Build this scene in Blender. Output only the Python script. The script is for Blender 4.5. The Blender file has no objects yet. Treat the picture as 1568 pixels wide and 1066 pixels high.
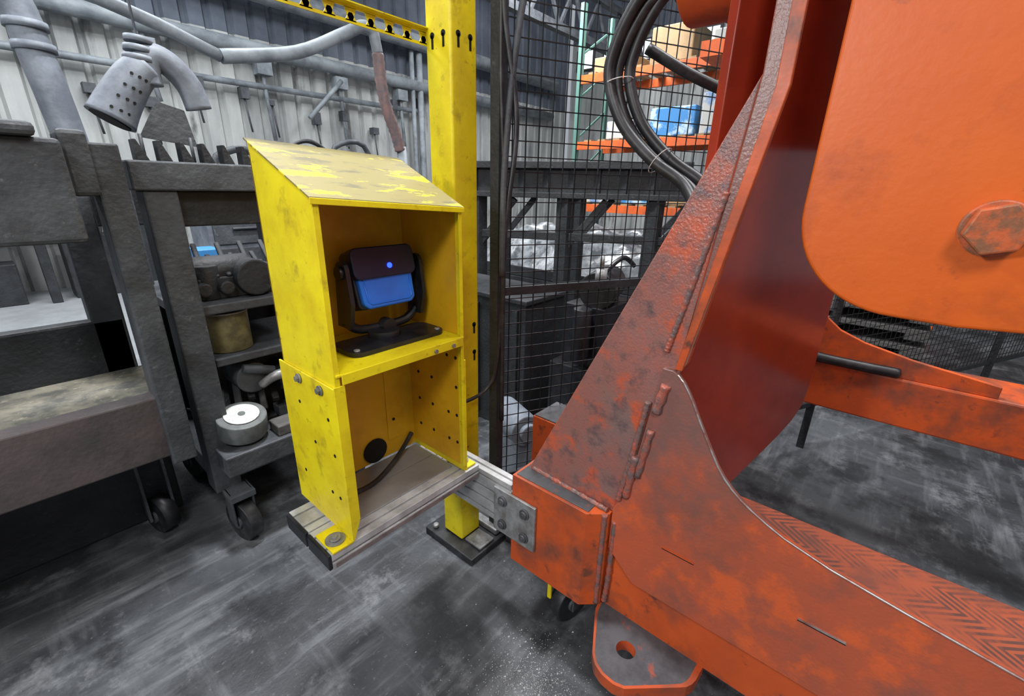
import bpy, math, random, bmesh
from mathutils import Vector, Matrix, noise
random.seed(7)
sc=bpy.context.scene
try:
    sc.view_settings.view_transform='Standard'
except Exception: pass

# ---------------------------------------------------------------- camera
R=Vector((.6508,-.7590,.0200)).normalized();F=Vector((.7184,.6069,-.3401)).normalized()
R=(R-F*R.dot(F)).normalized();Up=R.cross(F)
cd=bpy.data.cameras.new('camera');cam=bpy.data.objects.new('camera',cd);sc.collection.objects.link(cam)
cam.matrix_world=Matrix(((R.x,Up.x,-F.x,0),(R.y,Up.y,-F.y,0),(R.z,Up.z,-F.z,1.5),(0,0,0,1)))
cd.sensor_width=36;cd.lens=36*680/1568;cd.clip_start=.02;cd.clip_end=100
sc.camera=cam

# ---------------------------------------------------------------- materials
def lin(c):
    return tuple(((x/255)/12.92 if x/255<=.04045 else ((x/255+.055)/1.055)**2.4) for x in c)+(1,)
def M(name,col,rough=.5,metal=0,dirt=None,amt=.5,scale=8,soft=.12,rough2=None,bump=.0,bscale=60,col3=None,amt3=.35,scale3=25,soft3=.05,stretch=(1,1,1),emit=None,es=0,grime=None,gamt=.3,gscale=3,zg=None):
    m=bpy.data.materials.new(name);m.use_nodes=True;nt=m.node_tree;N=nt.nodes;L=nt.links
    b=N['Principled BSDF'];b.inputs['Base Color'].default_value=lin(col);b.inputs['Roughness'].default_value=rough;b.inputs['Metallic'].default_value=metal
    if emit:
        b.inputs['Emission Color'].default_value=lin(emit);b.inputs['Emission Strength'].default_value=es
    tc=N.new('ShaderNodeTexCoord');mp=N.new('ShaderNodeMapping');mp.inputs['Scale'].default_value=stretch;L.new(tc.outputs['Object'],mp.inputs[0])
    def mask(sc_,a,s,det=6,off=0):
        n=N.new('ShaderNodeTexNoise');n.inputs['Scale'].default_value=sc_;n.inputs['Detail'].default_value=det;n.inputs['Roughness'].default_value=.65
        if off:
            m2=N.new('ShaderNodeMapping');m2.inputs['Location'].default_value=(off,off*2,off);L.new(mp.outputs[0],m2.inputs[0]);L.new(m2.outputs[0],n.inputs['Vector'])
        else: L.new(mp.outputs[0],n.inputs['Vector'])
        r=N.new('ShaderNodeMapRange');c=.5+(.5-a)*.5;r.inputs['From Min'].default_value=c-s;r.inputs['From Max'].default_value=c+s
        L.new(n.outputs['Fac'],r.inputs['Value']);return r.outputs['Result']
    last=None
    if dirt:
        k=mask(scale,amt,soft);mx=N.new('ShaderNodeMix');mx.data_type='RGBA';mx.inputs[6].default_value=lin(col);mx.inputs[7].default_value=lin(dirt);L.new(k,mx.inputs[0]);last=mx.outputs[2]
        if rough2 is not None:
            rr=N.new('ShaderNodeMapRange');rr.inputs['To Min'].default_value=rough;rr.inputs['To Max'].default_value=rough2;L.new(k,rr.inputs['Value']);L.new(rr.outputs[0],b.inputs['Roughness'])
    for cc,aa,ss,so,of in((col3,amt3,scale3,soft3,3.3),(grime,gamt,gscale,.1,8.1)):
        if cc:
            k=mask(ss,aa,so,8,of);mx=N.new('ShaderNodeMix');mx.data_type='RGBA';mx.inputs[7].default_value=lin(cc);L.new(k,mx.inputs[0])
            if last: L.new(last,mx.inputs[6])
            else: mx.inputs[6].default_value=lin(col)
            last=mx.outputs[2]
    if zg:
        # soot that settles heavier above a height and left of a boundary (object space, real wear)
        cc,za,zb,mxv=zg
        s=N.new('ShaderNodeSeparateXYZ');L.new(tc.outputs['Object'],s.inputs[0])
        n=N.new('ShaderNodeTexNoise');n.inputs['Scale'].default_value=7;n.inputs['Detail'].default_value=9;n.inputs['Roughness'].default_value=.72;L.new(tc.outputs['Object'],n.inputs['Vector'])
        a1=N.new('ShaderNodeMath');a1.operation='MULTIPLY_ADD';a1.inputs[1].default_value=1.1;L.new(n.outputs['Fac'],a1.inputs[0]);L.new(s.outputs['Z'],a1.inputs[2])
        a2=N.new('ShaderNodeMath');a2.operation='MULTIPLY_ADD';a2.inputs[1].default_value=.8;L.new(s.outputs['Y'],a2.inputs[0]);L.new(a1.outputs[0],a2.inputs[2])
        r=N.new('ShaderNodeMapRange');r.inputs[1].default_value=za;r.inputs[2].default_value=zb;r.inputs[4].default_value=mxv;L.new(a2.outputs[0],r.inputs[0])
        mx=N.new('ShaderNodeMix');mx.data_type='RGBA';mx.inputs[7].default_value=lin(cc);L.new(r.outputs[0],mx.inputs[0]);L.new(last,mx.inputs[6]);last=mx.outputs[2]
    if last: L.new(last,b.inputs['Base Color'])
    if bump:
        n=N.new('ShaderNodeTexNoise');n.inputs['Scale'].default_value=bscale;n.inputs['Detail'].default_value=5;L.new(mp.outputs[0],n.inputs['Vector'])
        bp=N.new('ShaderNodeBump');bp.inputs['Strength'].default_value=bump;bp.inputs['Distance'].default_value=.01;L.new(n.outputs['Fac'],bp.inputs['Height']);L.new(bp.outputs[0],b.inputs['Normal'])
    return m
YEL=M('yellow_paint',(236,218,26),.38,dirt=(212,186,24),amt=.38,scale=7,soft=.15,col3=(92,78,30),amt3=.12,scale3=30,bump=.05,grime=(160,138,32),gamt=.16,gscale=14)
YELSHADE=M('yellow_paint_shaded',(224,172,28),.42,dirt=(196,144,24),amt=.4,scale=4)  # same yellow with interior shade and warm bounce put into the colour
YLID=M('worn_yellow_lid',(132,122,72),.5,dirt=(232,208,34),amt=.34,scale=10,soft=.015,stretch=(.5,1.7,1),col3=(104,98,70),amt3=.34,scale3=18)
ORG=M('orange_paint',(206,88,34),.4,dirt=(180,74,34),amt=.45,scale=4,soft=.15,rough2=.52,col3=(100,56,42),amt3=.24,scale3=14,bump=.06,grime=(118,68,52),gamt=.34,gscale=5)
ORG2=M('bright_orange_paint',(216,98,14),.44,dirt=(204,86,14),amt=.5,scale=3,soft=.2,col3=(140,64,26),amt3=.1,scale3=12,bump=.05,grime=(172,72,22),gamt=.28,gscale=5)
WORN=M('worn_orange_gusset',(192,88,54),.32,dirt=(166,84,60),amt=.5,scale=4,soft=.16,rough2=.3,col3=(210,94,48),amt3=.36,scale3=8,bump=.15,bscale=140,grime=(122,80,70),gamt=.34,gscale=5,zg=((116,88,84),1.42,1.80,.85))
WORN2=M('sooty_orange_gusset',(160,92,78),.3,dirt=(130,102,98),amt=.55,scale=5,soft=.16,rough2=.3,col3=(190,90,62),amt3=.36,scale3=9,bump=.22,bscale=170,grime=(92,76,78),gamt=.3,gscale=24,zg=((112,86,86),2.1,2.5,.7))
DRED=M('glossy_dark_red_paint',(154,52,30),.12,dirt=(118,40,28),amt=.5,scale=4,soft=.25,rough2=.2)
WELD=M('weld_bead',(168,88,70),.28,dirt=(112,92,90),amt=.55,scale=30,soft=.08,bump=.4,bscale=90)
EDGE=M('bare_metal_edge',(196,190,188),.3,.7,dirt=(170,90,70),amt=.4,scale=20)
SOOT=M('soot_grey',(84,84,88),.6,dirt=(60,60,64),amt=.5,scale=12,col3=(150,70,52),amt3=.2,scale3=20)
BOLT=M('rusty_orange_bolt',(196,94,50),.45,dirt=(136,88,60),amt=.45,scale=40,soft=.08,bump=.2)
ALU=M('aluminium_profile',(200,201,202),.42,.2,dirt=(160,160,160),amt=.45,scale=12)
ALUB=M('grimy_aluminium',(150,140,138),.4,.3,dirt=(116,104,102),amt=.5,scale=14)
PLATE=M('brushed_steel_plate',(158,157,155),.36,.25,dirt=(126,124,122),amt=.5,scale=8,soft=.3)
GALV=M('galvanised_steel',(158,160,162),.4,.35,dirt=(118,116,114),amt=.5,scale=22)
BLK=M('black_plastic',(24,25,30),.38,dirt=(40,40,44),amt=.4,scale=20)
RUB=M('black_rubber',(32,33,36),.45,dirt=(64,64,68),amt=.3,scale=16)
HOLE=M('dark_void',(14,12,10),.9)
BLUE=M('sensor_blue',(40,118,226),.3,dirt=(34,104,206),amt=.4,scale=10)
NAVY=M('sensor_dark_cover',(20,28,54),.4)
LED=M('blue_led',(10,16,255),.3,emit=(24,50,255),es=7)
STL=M('dusty_dark_steel',(80,84,89),.6,.1,dirt=(58,61,66),amt=.5,scale=7,soft=.15,col3=(104,106,108),amt3=.16,scale3=30,bump=.3,bscale=50,grime=(48,48,50),gamt=.3,gscale=4)
STL2=M('black_steel',(44,46,50),.6,.1,dirt=(31,33,36),amt=.5,scale=9,col3=(72,72,74),amt3=.15,scale3=26,bump=.3)
RBR=M('red_brown_steel',(84,74,75),.6,dirt=(64,60,62),amt=.5,scale=6,bump=.2)
TAN=M('dusty_tan_plate',(128,124,110),.8,dirt=(80,80,76),amt=.5,scale=11,soft=.1,col3=(166,162,144),amt3=.22,scale3=40)
DUCT=M('dusty_duct_plastic',(126,134,144),.6,dirt=(94,100,110),amt=.5,scale=6,bump=.1)
PIPE=M('wall_pipe_grey',(138,145,150),.55,dirt=(98,104,110),amt=.5,scale=3)
FLEX=M('brown_flex_hose',(128,100,94),.6,dirt=(90,84,88),amt=.5,scale=9)
WHITE=M('white_label',(216,218,216),.6,dirt=(190,160,160),amt=.3,scale=60,soft=.03)
TAPE=M('grey_tape',(104,108,108),.6,dirt=(84,88,88),amt=.4,scale=30)
WOOD=M('grey_wood',(94,92,90),.8,dirt=(66,65,64),amt=.5,scale=12,stretch=(1,6,6))
PAINTC=M('olive_paint_can',(130,122,80),.55,dirt=(84,78,54),amt=.5,scale=12)
RACKO=M('rack_orange',(222,100,40),.5,dirt=(190,84,40),amt=.4,scale=5)
RACKG=M('rack_green',(86,124,114),.5)
TARP=M('clear_plastic_sheet',(138,142,146),.25,dirt=(72,76,80),amt=.5,scale=5,soft=.08,bump=.5,bscale=14)
BBAG=M('blue_bag',(60,130,190),.45,dirt=(180,204,216),amt=.42,scale=3,soft=.04)
WBOX=M('pale_carton',(184,184,180),.7,dirt=(120,150,190),amt=.35,scale=2.2,soft=.02)
KRAFT=M('kraft_carton',(160,134,100),.8,dirt=(140,112,80),amt=.4,scale=3)
WIRE=M('black_wire_mesh',(26,27,30),.5,.3)
DEB=M('white_chips',(200,202,202),.7)

def floor_mat():
    m=bpy.data.materials.new('worn_concrete_floor');m.use_nodes=True;nt=m.node_tree;N=nt.nodes;L=nt.links;b=N['Principled BSDF']
    tc=N.new('ShaderNodeTexCoord')
    def nz(s,loc,scl,det=8,rg=.6,rot=0,dist=0):
        mp=N.new('ShaderNodeMapping');mp.inputs['Location'].default_value=loc;mp.inputs['Scale'].default_value=scl;mp.inputs['Rotation'].default_value=(0,0,rot);L.new(tc.outputs['Object'],mp.inputs[0])
        n=N.new('ShaderNodeTexNoise');n.inputs['Scale'].default_value=s;n.inputs['Detail'].default_value=det;n.inputs['Roughness'].default_value=rg;n.inputs['Distortion'].default_value=dist;L.new(mp.outputs[0],n.inputs['Vector']);return n.outputs['Fac']
    def mr(v,a,c,lo=0,hi=1):
        r=N.new('ShaderNodeMapRange');r.inputs[1].default_value=a;r.inputs[2].default_value=c;r.inputs[3].default_value=lo;r.inputs[4].default_value=hi;L.new(v,r.inputs[0]);return r.outputs[0]
    def mix(f,A,B):
        x=N.new('ShaderNodeMix');x.data_type='RGBA';L.new(f,x.inputs[0])
        if isinstance(A,tuple): x.inputs[6].default_value=A
        else: L.new(A,x.inputs[6])
        if isinstance(B,tuple): x.inputs[7].default_value=B
        else: L.new(B,x.inputs[7])
        return x.outputs[2]
    c=mix(mr(nz(1.6,(3,1,0),(1,1,1)),.40,.60),lin((48,50,54)),lin((84,87,91)))
    c=mix(mr(nz(6,(0,0,0),(.3,2.4,1),8,.65,.9),.5,.70,0,.6),c,lin((126,129,133)))
    c=mix(mr(nz(5,(4,2,0),(2.2,.35,1),8,.65,.35),.54,.72,0,.45),c,lin((118,121,125)))
    c=mix(mr(nz(2.3,(7,3,0),(1,1,1),10,.74),.54,.66,0,.7),c,lin((142,144,148)))
    c=mix(mr(nz(2.4,(17,9,0),(1,1,1),8,.66),.50,.60,0,.85),c,lin((36,38,41)))
    c=mix(mr(nz(60,(1,1,0),(1,1,1),4,.6),.62,.75,0,.3),c,lin((150,152,154)))
    s=N.new('ShaderNodeSeparateXYZ');L.new(tc.outputs['Object'],s.inputs[0])
    c=mix(mr(s.outputs['Y'],3.4,5.4,0,.75),c,lin((150,153,156)))
    L.new(c,b.inputs['Base Color']);L.new(mr(nz(4,(5,5,0),(1,1,1)),.4,.6,.36,.6),b.inputs['Roughness'])
    bp=N.new('ShaderNodeBump');bp.inputs['Strength'].default_value=.2;bp.inputs['Distance'].default_value=.01;L.new(nz(90,(0,0,0),(1,1,1)),bp.inputs['Height']);L.new(bp.outputs[0],b.inputs['Normal'])
    return m
FLOOR=floor_mat()
def tread_mat():
    m=bpy.data.materials.new('boot_tread_orange');m.use_nodes=True;nt=m.node_tree;N=nt.nodes;L=nt.links;b=N['Principled BSDF'];b.inputs['Roughness'].default_value=.45
    tc=N.new('ShaderNodeTexCoord');s=N.new('ShaderNodeSeparateXYZ');L.new(tc.outputs['Object'],s.inputs[0])
    def m_(op,a,b_=None):
        n=N.new('ShaderNodeMath');n.operation=op
        for i,v in enumerate((a,b_)):
            if v is None: continue
            if isinstance(v,(int,float)): n.inputs[i].default_value=v
            else: L.new(v,n.inputs[i])
        return n.outputs[0]
    zig=m_('ABSOLUTE',m_('SUBTRACT',m_('FRACT',m_('MULTIPLY',s.outputs['X'],9)),.5))
    st=m_('GREATER_THAN',m_('FRACT',m_('ADD',m_('MULTIPLY',s.outputs['Y'],40),m_('MULTIPLY',zig,6))),.5)
    n=N.new('ShaderNodeTexNoise');n.inputs['Scale'].default_value=4;n.inputs['Detail'].default_value=7;n.inputs['Roughness'].default_value=.7;L.new(tc.outputs['Object'],n.inputs['Vector'])
    rr=N.new('ShaderNodeMapRange');rr.inputs[1].default_value=.40;rr.inputs[2].default_value=.52;rr.inputs[4].default_value=.85;L.new(n.outputs['Fac'],rr.inputs[0])
    k=m_('MULTIPLY',st,rr.outputs[0])
    x=N.new('ShaderNodeMix');x.data_type='RGBA';x.inputs[6].default_value=lin((182,90,58));x.inputs[7].default_value=lin((84,64,60));L.new(k,x.inputs[0])
    n2=N.new('ShaderNodeTexNoise');n2.inputs['Scale'].default_value=9;n2.inputs['Detail'].default_value=8;L.new(tc.outputs['Object'],n2.inputs['Vector'])
    x2=N.new('ShaderNodeMix');x2.data_type='RGBA';r=N.new('ShaderNodeMapRange');r.inputs[1].default_value=.48;r.inputs[2].default_value=.66;r.inputs[4].default_value=.75;L.new(n2.outputs['Fac'],r.inputs[0]);L.new(r.outputs[0],x2.inputs[0]);L.new(x.outputs[2],x2.inputs[6]);x2.inputs[7].default_value=lin((118,74,62));L.new(x2.outputs[2],b.inputs['Base Color']);return m
TREAD=tread_mat()

# ---------------------------------------------------------------- mesh builder
def link(o,parent=None):
    sc.collection.objects.link(o)
    if parent: o.parent=parent
    return o
def group(name):
    e=bpy.data.objects.new(name,None);e.empty_display_size=.1;return link(e)
class B:
    def __init__(s,name,mats,parent=None):
        s.name=name;s.m=mats if isinstance(mats,list) else [mats];s.v=[];s.f=[];s.mi=[];s.sm=[];s.p=parent
    def add(s,vs,fs,mi=0,sm=False):
        o=len(s.v);s.v+= [Vector(v) for v in vs]
        for f in fs: s.f.append([i+o for i in f]);s.mi.append(mi);s.sm.append(sm)
        return s
    def box(s,a,b,mi=0,M4=None):
        x0,y0,z0=a;x1,y1,z1=b
        vs=[Vector(p) for p in((x0,y0,z0),(x1,y0,z0),(x1,y1,z0),(x0,y1,z0),(x0,y0,z1),(x1,y0,z1),(x1,y1,z1),(x0,y1,z1))]
        if M4 is not None: vs=[M4@v for v in vs]
        return s.add(vs,[(0,3,2,1),(4,5,6,7),(0,1,5,4),(1,2,6,5),(2,3,7,6),(3,0,4,7)],mi)
    def prism(s,pts,vec,mi=0,mside=None):
        n=len(pts);P=[Vector(p) for p in pts];V=Vector(vec)
        nrm=Vector((0,0,0))
        for i in range(n): nrm+=P[i].cross(P[(i+1)%n])
        if nrm.dot(V)<0: P.reverse()
        s.add(P+[p+V for p in P],[list(range(n))[::-1],list(range(n,2*n))],mi)
        o=len(s.v)-2*n
        for i in range(n):
            j=(i+1)%n;s.f.append([o+i,o+j,o+n+j,o+n+i]);s.mi.append(mi if mside is None else mside);s.sm.append(False)
        return s
    def bar(s,p1,p2,w,h=None,mi=0,up=(0,0,1)):
        h=h or w;p1=Vector(p1);p2=Vector(p2);d=(p2-p1).normalized();u=Vector(up)
        if abs(d.dot(u))>.95: u=Vector((1,0,0))
        a=d.cross(u).normalized()*w/2;c=a.cross(d).normalized()*h/2
        return s.add([p1-a-c,p1+a-c,p1+a+c,p1-a+c,p2-a-c,p2+a-c,p2+a+c,p2-a+c],[(0,1,2,3),(4,7,6,5),(0,4,5,1),(1,5,6,2),(2,6,7,3),(3,7,4,0)],mi)
    def tube(s,pts,r,n=12,mi=0,cap=True,smooth=True,spl=0,ribs=0):
        P=[Vector(p) for p in pts]
        if spl: P=catm(P,spl)
        rs=r if isinstance(r,(list,tuple)) else [r]*len(P)
        if len(rs)!=len(P): rs=[rs[0]+(rs[-1]-rs[0])*i/(len(P)-1) for i in range(len(P))]
        if ribs: rs=[x*(1+(ribs if i%2 else -ribs)) for i,x in enumerate(rs)]
        vs=[];fs=[];t0=(P[1]-P[0]).normalized();u=t0.orthogonal().normalized()
        for i,p in enumerate(P):
            t=(P[min(i+1,len(P)-1)]-P[max(i-1,0)]).normalized();u=(u-t*u.dot(t)).normalized();w=t.cross(u)
            for k in range(n):
                a=2*math.pi*k/n;vs.append(p+(u*math.cos(a)+w*math.sin(a))*rs[i])
        for i in range(len(P)-1):
            for k in range(n):
                k2=(k+1)%n;fs.append((i*n+k,i*n+k2,(i+1)*n+k2,(i+1)*n+k))
        s.add(vs,fs,mi,smooth)
        if cap:
            o=len(s.v)-len(vs);s.f+=[[o+k for k in range(n)][::-1],[o+len(vs)-n+k for k in range(n)]];s.mi+=[mi,mi];s.sm+=[False,False]
        return s
    def cyl(s,c,ax,r,h,n=24,mi=0,smooth=True):
        c=Vector(c);ax=Vector(ax).normalized();return s.tube([c-ax*h/2,c+ax*h/2],r,n,mi,True,smooth)
    def hexb(s,c,ax,r,h,mi=0): return s.cyl(c,ax,r,h,6,mi,False)
    def done(s,bevel=0,seg=2,recalc=True):
        me=bpy.data.meshes.new(s.name);me.from_pydata([tuple(v) for v in s.v],[],s.f)
        for m in s.m: me.materials.append(m)
        for p,mi,sm in zip(me.polygons,s.mi,s.sm): p.material_index=mi;p.use_smooth=sm
        if recalc:
            bm=bmesh.new();bm.from_mesh(me);bmesh.ops.recalc_face_normals(bm,faces=bm.faces);bm.to_mesh(me);bm.free()
        o=bpy.data.objects.new(s.name,me);link(o,s.p)
        if bevel:
            md=o.modifiers.new('bevel','BEVEL');md.width=bevel;md.segments=seg;md.limit_method='ANGLE';md.angle_limit=.6
        return o
def arc(cx,cy,r,a0,a1,n=8):
    return [(cx+r*math.cos(math.radians(a0+(a1-a0)*i/n)),cy+r*math.sin(math.radians(a0+(a1-a0)*i/n))) for i in range(n+1)]
def rrect(x0,y0,x1,y1,r,n=5):
    return arc(x1-r,y0+r,r,-90,0,n)+arc(x1-r,y1-r,r,0,90,n)+arc(x0+r,y1-r,r,90,180,n)+arc(x0+r,y0+r,r,180,270,n)
def catm(P,n=6):
    P=[Vector(p) for p in P];Q=[]
    for i in range(len(P)-1):
        p0=P[max(i-1,0)];p1=P[i];p2=P[i+1];p3=P[min(i+2,len(P)-1)]
        for k in range(n):
            t=k/n;Q.append(.5*((2*p1)+(p2-p0)*t+(2*p0-5*p1+4*p2-p3)*t*t+(3*p1-p0-3*p2+p3)*t**3))
    Q.append(P[-1]);return Q

# ---------------------------------------------------------------- shell
B('floor',FLOOR).add([(-8,-6,0),(15,-6,0),(15,10,0),(-8,10,0)],[(0,1,2,3)]).done()
WALL=M('corrugated_wall_panel',(172,174,172),.6,dirt=(126,129,130),amt=.45,scale=1.1,soft=.12,col3=(92,92,92),amt3=.25,scale3=2.5,stretch=(1,1,.25))
WALLD=M('dark_upper_wall',(92,100,112),.7,dirt=(70,76,88),amt=.5,scale=1)
w=B('wall_back',[WALL,WALLD])
xs=[];x=-8
while x<13: xs+=[(x,0),(x+.20,0),(x+.235,.06),(x+.285,.06)];x+=.32
for z0,z1,mi in((0,3.75,0),(3.75,7.2,1)):
    vs=[(a,9+d,z) for z in(z0,z1) for a,d in xs];n=len(xs)
    w.add(vs,[(i,i+1,n+i+1,n+i) for i in range(n-1)],mi)
w.done(recalc=False)
w=B('wall_right',[WALL,WALLD]);ys=[];y=-6
while y<9: ys+=[(y,0),(y+.2,0),(y+.235,.06),(y+.285,.06)];y+=.32
n=len(ys)
for z0,z1,mi in((0,5.6,0),(5.6,7.2,1)):
    w.add([(13.2+d,a,z) for z in(z0,z1) for a,d in ys],[(i,i+1,n+i+1,n+i) for i in range(n-1)],mi)
w.done(recalc=False)
WIN=M('bright_window_glass',(230,236,240),.3,emit=(235,242,250),es=1.6)
b=B('window_1',[WIN,STL2]);
for k in range(9): b.box((13.10,1.0+k*.9,4.9),(13.14,1.5+k*.9,5.35),0);b.box((13.12,.95+k*.9,4.85),(13.18,1.55+k*.9,5.40),1)
b.done()
CEIL=M('ceiling_deck',(84,90,100),.8,dirt=(62,68,78),amt=.5,scale=.8)
c=B('ceiling',CEIL);c.box((-8,-6,7.2),(15,10,7.3))
for y in range(-5,10,2): c.box((-8,y-.08,6.7),(13,y+.08,7.2))
c.done()
g=group('roof_truss_beam')
b=B('chords',STL,g)
for y in (3.5,6.5):
    b.box((-8,y-.08,4.6),(13,y+.08,4.75));b.box((-8,y-.08,5.5),(13,y+.08,5.62))
    x=-8
    while x<12.5: b.bar((x,y,4.7),(x+.5,y,5.5),.06);b.bar((x+.5,y,5.5),(x+1,y,4.7),.06);x+=1
b.done()
LAMP=M('lamp_diffuser',(240,244,255),.5,emit=(235,242,255),es=9)
for i,(x,y) in enumerate([(1.2,7.6),(4.6,7.6),(8.2,7.6),(8.6,3.2)]):
    g=group('high_bay_lamp')
    B('diffuser',LAMP,g).box((x-.7,y-.12,5.9),(x+.7,y+.12,5.93)).done()
    b=B('housing',GALV,g);b.prism([(x-.72,y-.14,5.93),(x-.72,y+.14,5.93),(x-.72,y+.06,6.05),(x-.72,y-.06,6.05)],(1.44,0,0));b.bar((x-.5,y,6.05),(x-.5,y,7.2),.015);b.bar((x+.5,y,6.05),(x+.5,y,7.2),.015);b.done()

# ---------------------------------------------------------------- sensor enclosure
XL,XR,YF,YB=.456,.872,.93,1.2
ZFL,ZFR,ZBL,ZBR=1.472,1.444,1.588,1.568
g=group('yellow_sensor_enclosure')
b=B('side_panels',[YEL,YELSHADE],g)
b.prism([(XL,YF,1.02),(XL,YB,1.02),(XL,YB,ZBL),(XL,YF,ZFL)],(.004,0,0))
b.prism([(XR-.004,YF,.6),(XR-.004,YB,.6),(XR-.004,YB,ZBR),(XR-.004,YF,ZFR)],(.004,0,0))
b.box((XL,YF-.003,1.03),(XL+.014,YF,ZFL));b.box((XR-.012,YF-.003,.62),(XR,YF,ZFR))
b.done(.001)
b=B('lower_side_panel',YEL,g)
b.prism([(XL-.006,YF-.006,1.045),(XL-.006,1.215,1.045),(XL-.006,1.215,.6),(XL-.006,YF-.006,.6)],(.005,0,0))
b.prism([(XL-.006,YF-.009,1.05),(XL+.022,YF-.009,1.05),(XL+.022,YF-.009,.66),(XL-.001,YF-.009,.6),(XL-.006,YF-.009,.6)],(0,.004,0))
b.prism([(XR+.001,YF-.004,1.0),(XR+.001,1.205,1.0),(XR+.001,1.205,.6),(XR+.001,YF-.004,.6)],(.004,0,0))
b.box((XL-.062,.925,.592),(XL-.002,1.02,.598));b.box((XR+.002,.94,.592),(XR+.058,1.03,.598));b.done(.001)
b=B('back_panel',YELSHADE,g);b.box((XL,YB-.004,.6),(XR,YB,ZBR-.004))
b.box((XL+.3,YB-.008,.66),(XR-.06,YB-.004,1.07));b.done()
b=B('inner_shade_skin',YELSHADE,g);b.box((XR-.0055,YF+.02,1.08),(XR-.0042,YB-.004,1.44));b.box((XR-.0055,YF+.02,.62),(XR-.0042,YB-.004,1.05));b.done()  # thin skins carrying the shaded yellow over the inner right face
b=B('lid',[YLID,YEL],g)
P=[(XL-.006,YF-.007,ZFL-.002),(XR+.006,YF-.007,ZFR-.002),(XR+.006,YB+.006,ZBR+.004),(XL-.006,YB+.006,ZBL+.004)]
b.prism(P,(0,0,.005));b.prism([(XL-.006,YF-.0085,ZFL-.012),(XR+.006,YF-.0085,ZFR-.012),(XR+.006,YF-.0085,ZFR+.001),(XL-.006,YF-.0085,ZFL+.001)],(0,.003,0),1);b.done(.0012)
b=B('shelf',[YEL,YELSHADE],g);b.box((XL+.004,YF-.008,1.072),(XR-.004,YB-.004,1.078));b.box((XL+.016,YF-.012,1.052),(XR-.013,YF-.008,1.078));b.done(.001)
b=B('punched_holes',HOLE,g)
for y in(.96,1.0,1.08,1.15):
    for z in(.70,.80,.90,1.0): 
        if (y,z)!=(1.0,.9): b.cyl((XR-.0058,y,z),(1,0,0),.0055,.002,12)
for y,z in((.96,.72),(.96,.85),(1.0,.72),(1.06,.85),(1.15,.72),(.97,.95),(1.12,.95)): b.cyl((XL-.0062,y,z),(1,0,0),.005,.002,12)
b.cyl((.70,YB-.009,.645),(0,1,0),.044,.004,28)
for x in(.50,.60,.78): b.cyl((x,YB-.009,.735),(0,1,0),.005,.004,12)
b.done()
b=B('bolts',GALV,g)
for y in(.99,1.10): b.cyl((XL-.009,y,1.024),(1,0,0),.013,.004);b.hexb((XL-.014,y,1.024),(1,0,0),.008,.008)
for x,y in((XL-.034,.965),(XR+.03,.985)):
    b.cyl((x,y,.600),(0,0,1),.026,.004,28);b.cyl((x,y,.605),(0,0,1),.015,.006);b.cyl((x,y,.608),(0,0,1),.007,.006,6)
for x,y in((XL+.30,YF-.014),(XR-.05,YF-.014)): b.cyl((x,y,1.062),(0,1,0),.006,.004)
b.done()
b=B('cable',RUB,g);b.tube([(.475,1.17,.80),(.49,1.12,.70),(.53,1.08,.63),(.62,1.09,.606),(.72,1.13,.61),(.80,1.17,.625),(.85,1.19,.65)],.008,10,spl=8);b.done()

# ---------------------------------------------------------------- radar sensor
g=group('radar_presence_sensor')
cx,cy,cz=.712,1.08,1.255
T=Matrix.Translation((cx,cy,cz))@Matrix.Rotation(math.radians(-14),4,'X')
def tp(pts,y): return [T@Vector((a,y,c)) for a,c in pts]
vy=T.to_3x3()@Vector((0,1,0))
b=B('dark_housing',[BLK,NAVY],g)
b.prism(tp(rrect(-.095,-.08,.095,.082,.02),.0),vy*.05,0)
b.prism(tp(rrect(-.1,.0,.1,.085,.02),-.022),vy*.03,1);b.done(.004,3)
b=B('blue_radome',BLUE,g);b.prism(tp([(-.088,.012),(-.084,-.066),(-.07,-.080),(.07,-.080),(.084,-.066),(.088,.012)],-.014),vy*.03);b.done(.006,3)
b=B('radome_rim',BLUE,g)
q=[(-.074,.0),(-.071,-.06),(-.062,-.068),(.062,-.068),(.071,-.06),(.074,.0),(-.074,.0)]
b.tube([p-vy*.0005 for p in tp(q,-.014)],.0022,8);b.done()
b=B('status_led',LED,g);b.cyl(T@Vector((.012,-.0225,.03)),vy,.0075,.004);b.done()
b=B('yoke_bracket',BLK,g)
for sx in(-1,1):
    x=cx+sx*.118
    b.prism([(x-.006,y,z) for y,z in [(cy-.012,1.13),(cy+.05,1.13),(cy+.034,1.29)]+arc(cy+.008,1.285,.026,0,180,8)+[(cy-.03,1.2)]],(.012,0,0))
    b.cyl((x+sx*.008,cy+.008,1.28),(1,0,0),.018,.014)
    b.tube([(x,cy+.02,1.145),(x-sx*.02,cy+.02,1.125),(x-sx*.05,cy+.02,1.112),(cx,cy+.02,1.108)],.013,10,spl=5)
b.cyl((cx,cy-.0,1.115),(0,1,0),.022,.03);b.cyl((cx-.02,cy-.01,1.1),(0,0,1),.045,.02,24)
b.prism([(x,y,1.079) for x,y in rrect(.545,.985,.855,1.11,.03)],(0,0,.012));b.done(.003)
b=B('yoke_screws',GALV,g)
for x in(.565,.835): b.cyl((x,1.005,1.092),(0,0,1),.008,.005)
b.done()

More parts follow.
